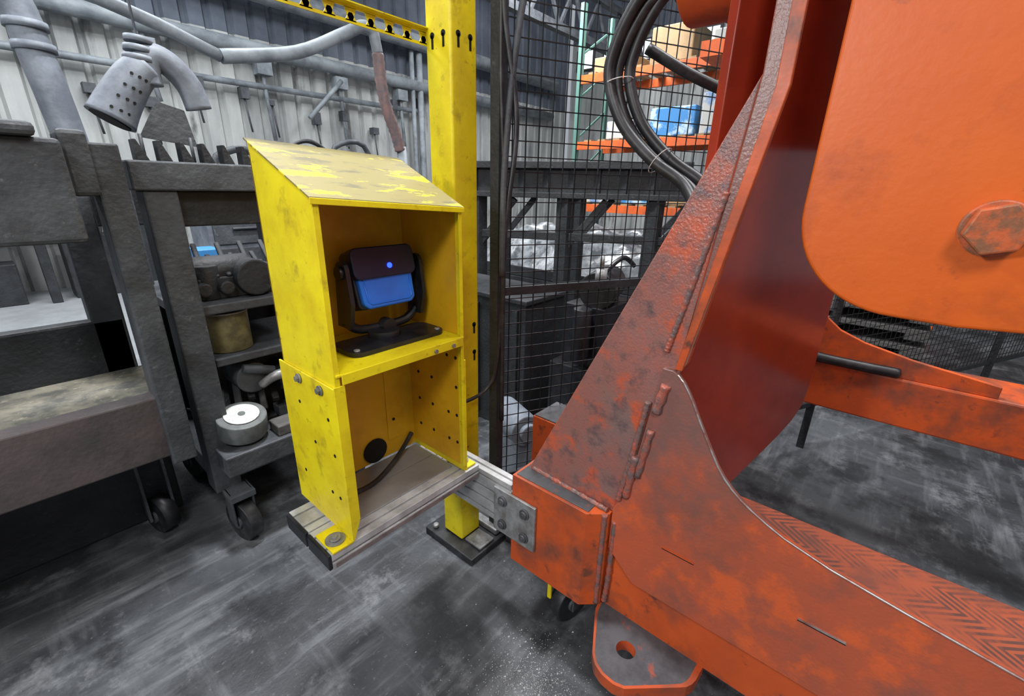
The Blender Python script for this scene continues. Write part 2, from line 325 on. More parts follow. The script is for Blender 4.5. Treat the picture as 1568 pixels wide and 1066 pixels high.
# ---------------------------------------------------------------- aluminium base frame
def profile(b,o,ax,length,w,h,nw,nh,mi=0,gw=.008,gd=.009):
    pts=[];W=w/nw;H=h/nh
    for i in range(nw): c=(i+.5)*W;pts+=[(c-gw/2,0),(c-gw/2,gd),(c+gw/2,gd),(c+gw/2,0)]
    pts+=[(w,0)]
    for i in range(nh): c=(i+.5)*H;pts+=[(w,c-gw/2),(w-gd,c-gw/2),(w-gd,c+gw/2),(w,c+gw/2)]
    pts+=[(w,h)]
    for i in range(nw)[::-1]: c=(i+.5)*W;pts+=[(c+gw/2,h),(c+gw/2,h-gd),(c-gw/2,h-gd),(c-gw/2,h)]
    pts+=[(0,h)]
    for i in range(nh)[::-1]: c=(i+.5)*H;pts+=[(0,c+gw/2),(gd,c+gw/2),(gd,c-gw/2),(0,c-gw/2)]
    pts+=[(0,0)]
    if ax=='X': b.prism([(o[0],o[1]+s,o[2]+t) for s,t in pts],(length,0,0),mi)
    else: b.prism([(o[0]+s,o[1],o[2]+t) for s,t in pts],(0,length,0),mi)
g=group('aluminium_profile_frame')
b=B('front_rails',[ALU,ALUB],g);profile(b,(.392,.93,.54),'X',.544,.12,.05,2,1,0);profile(b,(.392,1.055,.54),'X',.544,.12,.05,2,1,0);b.box((.40,.9285,.542),(.935,.9305,.558),1);b.done(.0008)
b=B('end_caps',BLK,g);b.box((.382,.932,.541),(.392,1.048,.589));b.box((.382,1.057,.541),(.392,1.173,.589));b.done(.003)
b=B('cross_rail',ALU,g);profile(b,(.938,.783,.395),'Y',.4,.047,.18,1,4,0);b.done(.0008)
b=B('base_plate',PLATE,g)
for k in range(2): b.box((XL+.004,.990+k*.103,.5905),(XR-.006,1.090+k*.103,.595))
b.done(.001)
b=B('joining_plate',GALV,g);b.box((.928,.675,.37),(.938,.852,.545));b.done(.002)
b=B('plate_bolts',SOOT,g)
for y in(.715,.81):
    for z in(.41,.505): b.cyl((.925,y,z),(1,0,0),.018,.006);b.cyl((.921,y,z),(1,0,0),.012,.012);b.cyl((.9145,y,z),(1,0,0),.006,.002,6)
b.done()

# ---------------------------------------------------------------- guard post
g=group('yellow_guard_post')
b=B('post_tube',YEL,g);b.box((1.05,1.15,.04),(1.16,1.265,3.4));b.done(.008,3)
b=B('keyhole_slots',HOLE,g)
def key(x,y,z,face):
    if face=='x': b.cyl((1.0495,y,z),(1,0,0),.009,.003,14);b.box((1.048,y-.004,z-.035),(1.0515,y+.004,z))
    else: b.cyl((x,1.1495,z),(0,1,0),.009,.003,14);b.box((x-.004,1.148,z-.035),(x+.004,1.1515,z))
for z in(1.93,2.55): 
    for y in(1.182,1.232): key(0,y,z,'x')
    for x in(1.08,1.13): key(x,0,z,'y')
for z in(1.01,.90): key(1.135,0,z,'y')
b.done()
b=B('foot_plate',[RUB,GALV],g);b.box((1.0,1.04,0),(1.22,1.34,.035));b.prism([(1.17,1.06,.036),(1.21,1.06,.036),(1.21,1.20,.036),(1.17,1.20,.036)],(0,0,.03),1);b.cyl((1.03,1.30,.045),(0,0,1),.015,.02,6,1)
b.prism([(1.06,1.05,.036),(1.15,1.05,.036),(1.15,1.145,.036),(1.06,1.145,.036)],(0,0,.012),1);b.done(.006)
g=group('perforated_yellow_rail')
b=B('rail_strip',YEL,g);yr=1.27
b.box((-1.5,yr,1.945),(1.06,yr+.004,1.952));b.box((-1.5,yr,1.91),(1.06,yr+.004,1.918));b.box((-1.5,yr-.02,1.952),(1.06,yr+.004,1.955))
x=-1.5
while x<1.05:
    b.prism([(x,yr,1.915),(x+.010,yr,1.915),(x+.022,yr,1.946),(x-.012,yr,1.946)],(0,.004,0));b.prism([(x-.012,yr,1.915),(x+.022,yr,1.915),(x+.010,yr,1.935),(x,yr,1.935)],(0,.004,0));x+=.062
b.done()

# ---------------------------------------------------------------- fence
g=group('wire_mesh_fence')
p0=Vector((1.215,1.105,0));dr=Vector((1.83,-.93,0)).normalized();Lf=5.2
b=B('mesh_wires',WIRE,g);s=0
while s<=Lf: q=p0+dr*s;b.bar(q+Vector((0,0,.3)),q+Vector((0,0,3.2)),.0034);s+=.05
z=.3
nv=Vector((dr.y,-dr.x,0))*.003
while z<=3.2: b.bar(p0+nv+Vector((0,0,z)),p0+nv+dr*Lf+Vector((0,0,z)),.0034);z+=.05
b.done(recalc=False)
b=B('fence_frame',STL2,g)
for s in(0.0,2.05,4.1):
    q=p0+dr*s;b.bar(q+Vector((0,0,.036 if s==0 else 0)),q+Vector((0,0,3.3)),.04)
for z in(.3,1.13,3.2): b.bar(p0+Vector((0,0,z)),p0+dr*Lf+Vector((0,0,z)),.022,.03)
b.done()
b=B('fence_cables',RUB,g)
b.tube([(1.20,1.08,2.6),(1.19,1.075,1.9),(1.21,1.07,1.4),(1.19,1.075,.9),(1.15,1.1,.75),(1.0,1.13,.72)],.007,8,spl=8)
b.tube([(1.235,1.05,2.8),(1.19,1.07,2.1),(1.23,1.04,1.7),(1.20,1.06,1.3),(1.21,1.07,.6)],.009,8,spl=8)
b.done()
b=B('pale_conduit',STL,g)
b.tube([(1.5,.93,3.0),(1.33,1.0,2.4),(1.24,1.04,2.0),(1.20,1.06,1.6),(1.19,1.06,1.2)],.011,8,spl=8)
b.tube([(1.45,.93,2.6),(1.65,.80,2.35),(1.85,.70,2.1)],.014,8,spl=8);b.tube([(1.5,.90,2.75),(1.75,.78,2.4),(1.95,.68,2.2)],.012,8,spl=8)
b.done()

# ---------------------------------------------------------------- orange machine
g=group('orange_machine_frame')
b=B('near_beam',[ORG,SOOT,TREAD],g)
b.prism([(.94,.78,.27),(1.32,.78,.27),(1.32,.45,.27),(.985,.45,.27),(.94,.50,.27)],(0,0,.35))
b.box((1.0,-2.2,.27),(1.33,.46,.62));b.box((1.006,-2.2,.6205),(1.325,.2,.6225),2);b.box((.95,.50,.6205),(1.31,.77,.6225),1);b.done(.008,3)
gus=[(.445,.64),(.41,.72),(.36,1.10),(.335,1.10),(.322,1.093),(.306,1.078),(.29,1.055),(.275,1.03),(.262,1.005),(.245,.975),(.228,.945),(.213,.92),(.198,.895),(.18,.872),(.16,.852),(.137,.834),(.11,.818),(.077,.801),(.04,.785),(-.05,.760),(-.18,.738),(-.36,.712),(-.8,.665),(-1.4,.63),(-1.4,.42),(.36,.42),(.445,.5)]
b=B('flared_gusset',[WORN,EDGE],g);b.prism([(.988,y,z) for y,z in gus],(.014,0,0),0);b.done(.002)
b=B('gusset_bare_edge',EDGE,g);b.tube([(.988,y,z) for y,z in gus[4:24]],.0026,6);b.done()
b=B('tower_plate',[WORN2,ORG,WORN],g)
b.prism([(1.012,.765,.62),(1.0,.43,.62),(1.0,.33,1.10),(1.0,.285,1.5),(1.0,.262,1.705)],(.3,0,0),0,1)
b.prism([(1.0,.43,.62),(1.0,.325,1.09),(1.0,.31,1.12),(1.0,.216,1.67),(1.0,.216,2.6),(1.0,.262,2.6),(1.0,.262,1.705),(1.0,.285,1.5),(1.0,.33,1.10)],(.02,0,0),2,1);b.done(.003)
b=B('tower_edge_strip',ORG,g);b.prism([(.997,.335,1.10),(.997,.318,1.10),(.997,.212,1.68),(.997,.212,2.6),(.997,.236,2.6),(.997,.236,1.68)],(.012,0,0));b.done(.002)
b=B('weld_seam',WELD,g)
def weld(pts,r,n=26):
    Q=catm(pts,n);b.tube(Q,[r*(1+.16*math.sin(i*2.1)+.1*random.random()) for i in range(len(Q))],8)
weld([(.998,.287,1.5),(.997,.33,1.28),(.996,.36,1.14)],.006,34)
weld([(.99,.385,1.0),(.986,.405,.84),(.984,.43,.68)],.007,22);weld([(.985,.345,1.06),(.984,.36,.98)],.011,8);weld([(.984,.395,.84),(.984,.41,.70)],.010,8)
weld([(.984,.365,.93),(.984,.385,.78)],.009,9)
weld([(.975,.46,.62),(.975,.46,.44),(.978,.46,.28)],.008,14);weld([(.992,.435,.60),(.992,.435,.40),(.992,.44,.29)],.008,14)
weld([(1.01,.75,.624),(1.0,.6,.624),(.99,.46,.624)],.008,14)
b.done()
b=B('slot_welds',[HOLE,EDGE,ORG],g)
for y,w_,mt in((.25,.085,2),(-.07,.09,1),(-.42,.09,1)): 
    b.box((.9868,y-w_/2,.5945),(.989,y+w_/2,.598));b.box((.9860,y-w_/2,.598),(.988,y+w_/2,.6025),mt)
b.done()
def webY(x): return .325-.356*(x-1.01)
wb=[(1.01,.62),(1.25,.62),(1.31,.668),(1.40,.715),(1.5,.77),(1.56,.81),(1.60,.86),(1.61,.93),(1.61,2.6),(1.01,2.6)]
b=B('side_web',DRED,g);b.prism([(x,webY(x),z) for x,z in wb],(.006,.02,0));b.done(.002)
b=B('tower_back_column',DRED,g);b.box((1.6,.115,1.0),(1.64,.34,2.6));b.done(.004)
b=B('far_beam',ORG,g);b.box((2.22,-2.4,.62),(2.5,.6,.82));b.box((1.32,.36,.30),(2.25,.52,.58));b.box((1.33,-2.2,.3),(2.25,-1.9,.6));b.done(.008)
b=B('far_gusset',ORG,g);b.prism([(2.23,y,z) for y,z in [(.32,1.5),(.24,1.5),(.22,1.2),(.19,1.07),(.15,1.01),(.10,.97),(.01,.935),(-.15,.90),(-.40,.865),(-.40,.82),(.32,.82)]],(.02,0,0));b.done(.003)
b=B('small_bracket_box',[ORG,SOOT],g);b.box((1.33,.88,.2),(1.5,1.0,.60));b.box((1.335,.885,.60),(1.495,.995,.606),1);b.box((1.3,.7,.3),(1.45,.9,.42));b.done(.004)
b=B('lifting_tab',[ORG,SOOT],g)
tabp=[(1.02,.462),(.96,.45)]+[(.835,.385),(.812,.365),(.799,.335),(.797,.30),(.806,.272),(.822,.255)]+[(.905,.165),(.925,.145),(.95,.138),(1.02,.135)]
hc=(.905,.318);hr=.027
def loop_res(P,c,n):
    out=[];c=Vector((c[0],c[1]))
    P=[Vector(p) for p in P]
    for k in range(n):
        a=2*math.pi*k/n;d=Vector((math.cos(a),math.sin(a)));best=None
        for i in range(len(P)):
            p,q=P[i],P[(i+1)%len(P)];e=q-p;den=d.x*e.y-d.y*e.x
            if abs(den)<1e-9: continue
            r=p-c;t=(r.x*e.y-r.y*e.x)/den;u=(r.x*d.y-r.y*d.x)/den
            if t>0 and -1e-6<=u<=1+1e-6 and (best is None or t<best): best=t
        out.append(c+d*best)
    return out
nh=72;O=loop_res(tabp,hc,nh);I=[Vector((hc[0]+hr*math.cos(2*math.pi*k/nh),hc[1]+hr*math.sin(2*math.pi*k/nh))) for k in range(nh)]
Mi=[i_+(o_-i_)*.90 for o_,i_ in zip(O,I)]
z0,z1=.235,.272
vs=[(p.x,p.y,z1) for p in O]+[(p.x,p.y,z1) for p in Mi]+[(p.x,p.y,z1) for p in I]+[(p.x,p.y,z0) for p in I]+[(p.x,p.y,z0) for p in O]
b.add(vs,[],0)
for A,Bq,mi in((0,1,0),(1,2,1),(2,3,0),(3,4,0),(4,0,0)):
    for k in range(nh):
        k2=(k+1)%nh;b.f.append([A*nh+k,A*nh+k2,Bq*nh+k2,Bq*nh+k]);b.mi.append(mi);b.sm.append(False)
b.done()
b=B('caster_wheel',[RUB,YEL,STL],g);b.cyl((1.09,.62,.075),(.25,1,0),.075,.055,32,0);b.cyl((1.09,.62,.075),(.25,1,0),.028,.075,18,2)
b.box((1.05,.575,.07),(1.13,.583,.20),2);b.box((1.05,.657,.07),(1.13,.665,.20),2);b.box((1.02,.655,.10),(1.03,.672,.2),1);b.box((1.0,.55,.2),(1.3,.75,.27),2);b.done(.004)
b=B('floor_legs',RUB,g)
for x,y in((1.08,-1.8),(2.38,.52),(2.38,-1.8),(1.2,-.9)): b.cyl((x,y,.02),(0,0,1),.09,.04);b.cyl((x,y,.32),(0,0,1),.035,.6,16)
b.done()
br=[(.152,2.6),(.150,1.53)]+[( -.02+.17*math.cos(math.radians(a)),1.475+.175*math.sin(math.radians(a))) for a in range(0,-91,-6)]+[(-.10,1.298),(-.2,1.306),(-.9,1.33),(-.9,2.6)]
b=B('rounded_bracket_plate',ORG2,g);b.prism([(1.0,y,z) for y,z in br],(.035,0,0));b.done(.006,3)
b=B('bracket_web',ORG2,g);b.box((1.035,-.06,1.62),(1.6,.0,2.6));b.box((1.035,-.9,1.5),(1.6,-.85,2.6));b.done(.004)
b=B('hex_bolt',BOLT,g);b.cyl((.998,-.105,1.456),(1,0,0),.042,.006,32);b.hexb((.982,-.105,1.456),(1,0.03,.03),.039,.032);b.done(.003)
b=B('upper_motor',[ORG,SOOT],g);b.cyl((1.2,.40,1.97),(0,1,0),.11,.2,32);b.cyl((1.2,.40,1.97),(0,1,0),.06,.26,24,1);b.box((1.1,.262,1.9),(1.3,.31,2.6));b.box((1.12,.3,1.98),(1.28,.5,2.2));b.done(.006)
b=B('edge_hose_on_far_beam',RUB,g);b.tube([(2.2,.26,.86),(2.21,.15,.845),(2.22,.0,.84),(2.23,-.12,.84)],.02,10,spl=6);b.done()
g=group('hydraulic_hose_bundle')
H=[(1.54,.60,2.45),(1.52,.66,2.15),(1.5,.765,2.02),(1.5,.822,1.92),(1.5,.835,1.825),(1.5,.775,1.695),(1.5,.66,1.583),(1.5,.54,1.505),(1.42,.44,1.40)]
for k,(dx,dy,dz) in enumerate(((0,0,0),(-.030,.014,.012),(.02,-.034,.012))):
    b=B('hose_%d'%k,RUB,g);b.tube([(x+dx,y+dy,z+dz) for x,y,z in H],.0185,14,spl=8);b.done()
b=B('cable_ties',WHITE,g)
for i in(4,6):
    t=(Vector(H[i+1])-Vector(H[i-1])).normalized();c_=Vector(H[i])+Vector((-.005,-.008,.008));u=t.orthogonal().normalized();v_=t.cross(u)
    b.tube([c_+(u*math.cos(a)+v_*math.sin(a))*.046 for a in [k*math.pi/8 for k in range(17)]],.0015,6)
b.done()
b=B('tilted_hose',RUB,g);b.tube([(1.62,.80,1.95),(1.7,.65,1.86),(1.8,.50,1.80),(1.85,.3,1.78)],.018,12,spl=6);b.done()

# ---------------------------------------------------------------- steel cart (left)
g=group('steel_die_cart')
b=B('frame',STL,g)
b.box((.365,1.95,1.465),(1.0,2.05,1.56))
b.box((.39,1.96,.24),(.49,2.06,1.465));b.box((1.0,1.96,.24),(1.08,2.06,1.56));b.box((.40,2.6,.24),(.48,2.7,1.5));b.box((1.0,2.6,.24),(1.08,2.7,1.5))
b.box((.365,2.05,1.47),(.45,2.7,1.55));b.box((.40,1.98,.27),(1.05,2.7,.36));b.box((.42,2.0,1.0),(1.05,2.7,1.04));b.done(.006)
b=B('cross_members_and_shade_sheet',STL2,g);b.box((.30,2.7,1.30),(1.1,2.76,1.50));b.box((.49,2.68,.36),(1.0,2.70,.98));b.box((.49,2.0,1.34),(1.0,2.05,1.465));b.done(.006)  # black sheet behind the lower bay stands in for shade; others are beams
b=B('comb_teeth',STL2,g)
for i in range(9):
    x=.40+i*.065;b.prism([(x,1.97,1.56),(x+.035,1.97,1.56),(x+.008,1.97,1.625),(x,1.97,1.625)],(0,.06,0))
b.done(.002)
b=B('hanging_plate',STL,g);b.prism([(.45,2.1,1.64),(.62,2.1,1.62),(.60,2.1,1.74),(.52,2.1,1.76)],(0,.01,0));b.tube([(.45,2.1,1.56),(.45,2.1,1.65)],.006,6);b.tube([(.60,2.1,1.56),(.60,2.1,1.65)],.006,6);b.done()
b=B('casters',[RUB,STL],g)
for x,y in((.46,1.92),(1.0,1.98),(.46,2.6),(1.0,2.6)):
    b.cyl((x,y,.095),(1,.2,0),.095,.055,28,0);b.cyl((x,y,.095),(1,.2,0),.03,.075,16,1);b.box((x-.045,y-.03,.09),(x-.036,y+.05,.25),1);b.box((x+.036,y-.03,.09),(x+.045,y+.05,.25),1);b.box((x-.05,y-.05,.22),(x+.05,y+.07,.25),1)
b.done(.003)
b=B('casting_load',STL2,g);b.box((.52,2.08,1.04),(.9,2.45,1.13));b.cyl((.62,2.15,1.15),(1,0,0),.06,.22);b.cyl((.72,2.1,1.12),(0,1,0),.075,.14);b.cyl((.56,2.12,1.11),(0,0,1),.05,.14)
for i in range(9): b.bar((.5+i*.045,2.08,1.13),(.54+i*.045,2.3,1.19+.05*(i%2)),.02)
for i in range(5): b.cyl((.53+i*.08,2.06,1.09),(0,1,0),.028,.04,12)
b.done(.006)
b=B('scrap_load',[STL2,STL],g);b.box((.52,2.2,.36),(.98,2.6,.72));b.cyl((.64,2.13,.68),(0,1,0),.07,.18,24,1);b.cyl((.80,2.10,.64),(0,1,0),.06,.16)
for i in range(9): b.bar((.52+i*.05,2.05+.02*(i%2),.50+.04*(i%3)),(.58+i*.045,2.25,.66+.06*(i%2)),.03,mi=i%2)
for i in range(6): b.box((.52+i*.07,2.07,.37+.02*(i%3)),(.58+i*.07,2.14,.46+.03*(i%2)),i%2)
b.done(.006)
b=B('rags_and_bottle',[GALV,STL],g);b.tube([(.66,2.03,.64),(.72,2.0,.68),(.80,2.0,.67)],[.018,.028],12,0,spl=5);b.tube([(.60,2.03,.74),(.72,2.02,.70)],.02,10,1);b.done()
b=B('outrigger_shelf',STL,g);b.box((.42,1.84,.36),(.76,2.05,.452));b.box((.50,2.0,.78),(1.0,2.5,.815));b.done(.006)
g=group('grey_tape_roll')
b=B('roll',TAPE,g);b.cyl((.535,1.95,.53),(0,-.25,1),.094,.09,36);b.done(.006)
b=B('label',WHITE,g);b.cyl((.535,1.938,.578),(0,-.25,1),.066,.004,32);b.done()
b=B('core',TAPE,g);b.cyl((.535,1.9375,.5805),(0,-.25,1),.014,.004,24);b.done()
g=group('wood_block');B('block',WOOD,g).box((.64,1.86,.4525),(.80,1.96,.50)).done(.006)
g=group('olive_paint_can');b=B('can',PAINTC,g);b.cyl((.60,2.12,.90),(0,0,1),.085,.168,32);b.done(.004);b=B('rim',GALV,g);b.tube([(.60+.085*math.cos(a),2.12+.085*math.sin(a),.983) for a in [k*math.pi/16 for k in range(33)]],.004,8);b.done()

g=group('press_bed_frame')
b=B('low_beam',RBR,g);b.box((-2.5,1.88,.53),(.33,1.96,.77));b.done(.006)
b=B('deck',TAN,g);b.box((-2.5,1.96,.74),(.33,2.30,.765));b.done()
b=B('uprights',STL,g);b.box((.265,1.86,.50),(.34,1.97,1.60));b.box((-.5,1.86,0),(-.4,1.97,.53));b.box((.2,2.3,.6),(.3,2.4,1.6))
b.tube([(.30,1.99,1.45),(.30,1.99,.62)],.03,12);b.done(.006)
b=B('upper_block',STL,g);b.box((-1.6,1.78,1.325),(.205,2.0,1.60));b.box((-1.6,1.75,1.60),(.16,2.05,1.635));b.box((.205,1.84,1.45),(.27,1.96,1.63));b.done(.012)
b=B('casters',[RUB,STL],g)
for x,y in((.23,2.25),(-.9,2.25)): b.cyl((x,y,.085),(1,.3,0),.085,.06,28,0);b.cyl((x,y,.085),(1,.3,0),.03,.08,12,1);b.box((x-.05,y-.04,.08),(x-.04,y+.04,.6),1);b.box((x+.04,y-.04,.08),(x+.05,y+.04,.6),1)
b.done()
b=B('under_shade_and_panel',STL2,g);b.box((-2.5,2.36,0),(.33,3.0,.56));b.box((-2.5,2.3,.6),(.30,2.36,.98));b.done(.01)  # lower black box stands in for shade under the bed; upper panel is structure
B('low_dark_die_block',STL2).box((.46,2.78,0),(1.5,3.3,.62)).box((.5,2.82,.62),(1.3,3.2,.70)).done(.01)

# ducts / extraction nozzle
g=group('extraction_duct')
b=B('duct_tube',DUCT,g)
b.tube([(.39,3.0,1.55),(.37,3.0,1.8),(.345,3.0,2.05),(.34,3.0,2.12),(.30,3.0,2.22),(.1,3.0,2.30),(-1.2,3,2.4),(-1.5,3,2.6),(-1.5,3,7.15)],.062,20,spl=5)
for z,x in((2.02,.35),(2.1,.343)): b.cyl((x,3,z),(0,0,1),.072,.03,20)
b.done()
g=group('perforated_nozzle')
b=B('nozzle',DUCT,g)
b.tube([(.535,2.2,1.88),(.49,2.2,1.835),(.435,2.2,1.755),(.40,2.2,1.695)],[.052,.058,.066,.072],24,spl=4)
b.tube([(.535,2.2,1.82),(.535,2.2,1.87),(.56,2.2,1.915),(.61,2.2,1.90),(.66,2.2,1.84),(.68,2.2,1.76)],.044,18,spl=5)
for k in range(3): b.cyl((.525+.004*k,2.2,1.90+.03*k),(.1,0,1),.05-.004*k,.018,20)
b.tube([(.53,2.2,1.95),(.53,2.2,2.4),(.5,2.2,7.15)],.004,6);b.done()
b=B('perforations',HOLE,g)
for i in range(4):
    for k in range(3):
        c_=Vector((.49-.026*i,2.2,1.835-.038*i));nn=Vector((-.2+.35*k,-1,.15*(1-k))).normalized();b.cyl(c_+nn*(.0590+.003*i),nn,.005,.004,10)
c_=Vector((.3985,2.2,1.693));b.cyl(c_,(.035,0,.06),.058,.004,24)
b.done()
g=group('wall_pipework')
b=B('pipes',PIPE,g)
b.tube([(-6,8.8,3.62),(12,8.8,3.5)],.11,14);b.tube([(-6,8.85,2.95),(7,8.85,3.05)],.05,10);b.tube([(-6,8.7,4.4),(12,8.7,4.3)],.15,14)
for x in(1.0,2.2,3.8,5.2,6.6,8.4,10): b.tube([(x,8.85,3.6),(x,8.85,3.0),(x+.05,8.85,2.2 if x>3 else 2.6)],.035,8);b.box((x-.12,8.75,3.2),(x+.12,8.95,3.4))
b.tube([(4.4,8.6,2.6),(4.8,8.6,3.0),(5.1,8.6,3.3)],.04,8)
b.tube([(7.1,8.8,4.2),(7.1,8.8,.0)],.07,10);b.tube([(6.9,8.8,4.2),(6.9,8.8,.0)],.05,10)
b.done()
b=B('wall_clutter',STL,g)
for i in range(14):
    x=.2+i*.62+random.uniform(-.1,.1);z=random.uniform(2.4,3.2);b.box((x,8.8,z),(x+random.uniform(.05,.2),8.95,z+random.uniform(.08,.25)));b.tube([(x+.05,8.85,z),(x+.1,8.85,z-.5)],.015,6)
b.done()
g=group('overhead_exhaust_pipe')
b=B('pipe',PIPE,g);b.tube([(1.8,5,2.55),(2.5,5,2.72),(3.05,5,3.0),(3.28,5,3.12),(3.40,5,3.10),(3.43,5,3.0),(3.45,5,2.9)],.06,14,spl=5);b.tube([(-3,5,3.0),(.5,5,2.85),(1.8,5,2.55)],.05,12,spl=4);b.done()
b=B('flex',FLEX,g);b.tube([(3.45,5,2.9),(3.47,5,2.6),(3.52,5,2.35),(3.62,5,2.1),(3.68,5,1.9)],.065,14,spl=8,ribs=.06);b.done()
b=B('dropper',PIPE,g);b.tube([(3.70,5,1.95),(3.74,5,.0)],.06,14);b.done()
b=B('loop_cable',RUB,g);b.tube([(1.60,3.6,.0),(1.60,3.6,1.5),(1.64,3.6,1.72),(1.80,3.6,1.80),(1.96,3.6,1.72),(2.02,3.6,1.55),(2.02,3.6,0)],.016,8,spl=8);b.done()

def machine(name,x,y,w_,d,h,mat):
    g=group(name);b=B('body',mat,g);b.box((x,y,.0),(x+w_,y+d,h*.55));b.box((x+.08*w_,y+.1,h*.55),(x+w_*.45,y+d*.8,h));b.box((x+w_*.55,y+.05,h*.5),(x+w_*.95,y+d*.9,h*.8))
    for i in range(4): b.cyl((x+w_*(.15+.22*i),y,h*.35),(0,1,0),.06,.08,14)
    b.tube([(x+w_*.3,y+d*.4,h),(x+w_*.3,y+d*.4,h+.3),(x+w_*.6,y+d*.4,h+.35),(x+w_*.75,y+d*.4,h*.8)],.04,10,spl=4)
    for i in range(6): b.bar((x+w_*i/6,y-.02,.1),(x+w_*i/6,y-.02,h*.5),.04)
    b.done(.01)
machine('workshop_machine',1.5,5.5,1.3,.9,1.45,STL)
machine('workshop_machine',3.2,6.2,1.6,.9,1.7,STL)
g=group('long_workbench');b=B('bench',TAN,g);b.box((-5,7.9,1.3),(1.6,8.6,1.42));b.done();b=B('legs',STL2,g)
for i in range(7): b.bar((-4.8+i*1.05,8.0,0),(-4.8+i*1.05,8.0,1.3),.1)
for i in range(6): b.box((-4.6+i*1.05,8.1,0),(-4.0+i*1.05,8.5,.5+.3*(i%2)));b.cyl((-4.3+i*1.05,8.1,.9),(0,1,0),.12,.3)
b.box((-5,8.1,1.42),(-1,8.55,2.0));b.box((.2,8.1,1.42),(1.1,8.55,1.9))
for i in range(8): b.box((-.9+i*.3,8.15,1.42),(-.75+i*.3,8.4,1.55+.15*(i%3)))
b.done(.01)
g=group('grey_tool_cabinet');b=B('cabinet',DUCT,g);b.box((1.05,3.7,0),(1.55,4.1,1.33));b.box((1.02,3.68,1.33),(1.58,4.12,1.36));b.done(.006)
b=B('drawer_fronts',STL,g)
for i in range(4): b.box((1.08,3.685,.35+i*.24),(1.52,3.7,.56+i*.24));b.tube([(1.2,3.67,.46+i*.24),(1.4,3.67,.46+i*.24)],.01,8)
b.done(.003)
g=group('blue_plastic_bin');b=B('bin',BBAG,g);b.prism([(.90,3.40,.98),(1.0,3.40,.98),(1.02,3.40,1.08),(.88,3.40,1.08)],(0,.2,0));b.done(.004)
b=B('bin_stand',STL,g);b.box((.86,3.36,.93),(1.03,3.64,.98));b.box((.87,3.38,0),(.90,3.41,.93));b.box((.99,3.38,0),(1.02,3.41,.93));b.box((.93,3.6,0),(.96,3.63,.93));b.done(.003)

# behind fence
g=group('steel_gantry_platform')
b=B('beams',STL2,g)
A=Vector((2.55,2.85,0));Bq=Vector((3.3,1.2,0));dd=(Bq-A).normalized();nn=Vector((-dd.y,dd.x,0))
if nn.x<0: nn=-nn
for off in(0,.7):
    o=nn*off
    b.bar(A+o+Vector((0,0,1.66)),Bq+o+Vector((0,0,1.66)),.16,.05);b.bar(A+o+Vector((0,0,1.45)),Bq+o+Vector((0,0,1.45)),.16,.04);b.bar(A+o+Vector((0,0,1.55)),Bq+o+Vector((0,0,1.55)),.03,.2)
    for i in range(10):
        q=A+o+dd*(i*.19);b.bar(q+Vector((0,0,1.46)),q+Vector((0,0,1.65)),.13,.02)
    for t in(.25,.95,1.6):
        q=A+o+dd*t;b.bar(q,q+Vector((0,0,1.45)),.10);b.bar(q+Vector((0,0,1.05)),q+dd*.3+Vector((0,0,1.42)),.05)
b.bar(A+Vector((0,0,1.15)),Bq+Vector((0,0,1.15)),.06)
b.done(.004)
g=group('plastic_wrapped_pallet_load')
def heap(c,rx,ry,h,seed,mat,nm):
    b=B(nm,mat,g);nx=50;ny=40;vs=[]
    for j in range(ny+1):
        for i in range(nx+1):
            u=i/nx*2-1;v=j/ny*2-1;rr=max(abs(u),abs(v))
            hh=h*(1-rr**3)*(.8+.5*noise.noise(Vector((u*1.5+seed,v*1.5,0))))+.10*noise.noise(Vector((u*5,v*5,seed)))*(1-rr**4)+.05*noise.noise(Vector((u*14,v*14,seed)))*(1-rr**4)
            vs.append((c[0]+u*rx,c[1]+v*ry,c[2]+max(hh,0)))
    b.add(vs,[(j*(nx+1)+i,j*(nx+1)+i+1,(j+1)*(nx+1)+i+1,(j+1)*(nx+1)+i) for j in range(ny) for i in range(nx)],0,True);b.done(recalc=False)
heap((5.05,2.9,.62),.95,1.3,.5,1.3,TARP,'plastic_heap')
b=B('low_platform',STL2,g);b.box((4.1,1.6,.0),(6.0,4.3,.5));b.box((4.1,1.55,.5),(6.0,4.25,.62));b.done(.01)
g=group('black_scrap_bin');b=B('bin',STL2,g);b.box((1.95,1.55,0),(2.35,2.5,.86));
for i in range(6): b.box((1.93,1.6+i*.16,.05),(1.95,1.64+i*.16,.82))
b.box((1.93,1.53,.86),(2.37,2.52,.89));b.done(.006)
g=group('pump_motor');b=B('motor',BLK,g);b.cyl((2.2,1.2,.99),(1,.3,0),.10,.3,24);b.box((2.05,1.1,.55),(2.4,1.35,.9));b.cyl((2.0,1.2,.75),(0,0,1),.05,.3);b.tube([(2.1,1.15,1.08),(2.2,1.1,1.16),(2.35,1.1,1.1)],.014,8,spl=5);b.box((2.0,1.05,0),(2.45,1.4,.55));b.done(.006)
b=B('valve',GALV,g);b.cyl((2.02,1.12,1.08),(0,0,1),.03,.08);b.cyl((2.02,1.12,1.15),(0,0,1),.012,.08);b.done()
g=group('grey_pump_drum');b=B('drum',DUCT,g);b.cyl((1.62,1.34,.33),(.4,1,0),.085,.26,28);b.cyl((1.565,1.20,.33),(.4,1,0),.05,.03,24);b.box((1.54,1.25,0),(1.70,1.45,.26));b.done(.006)

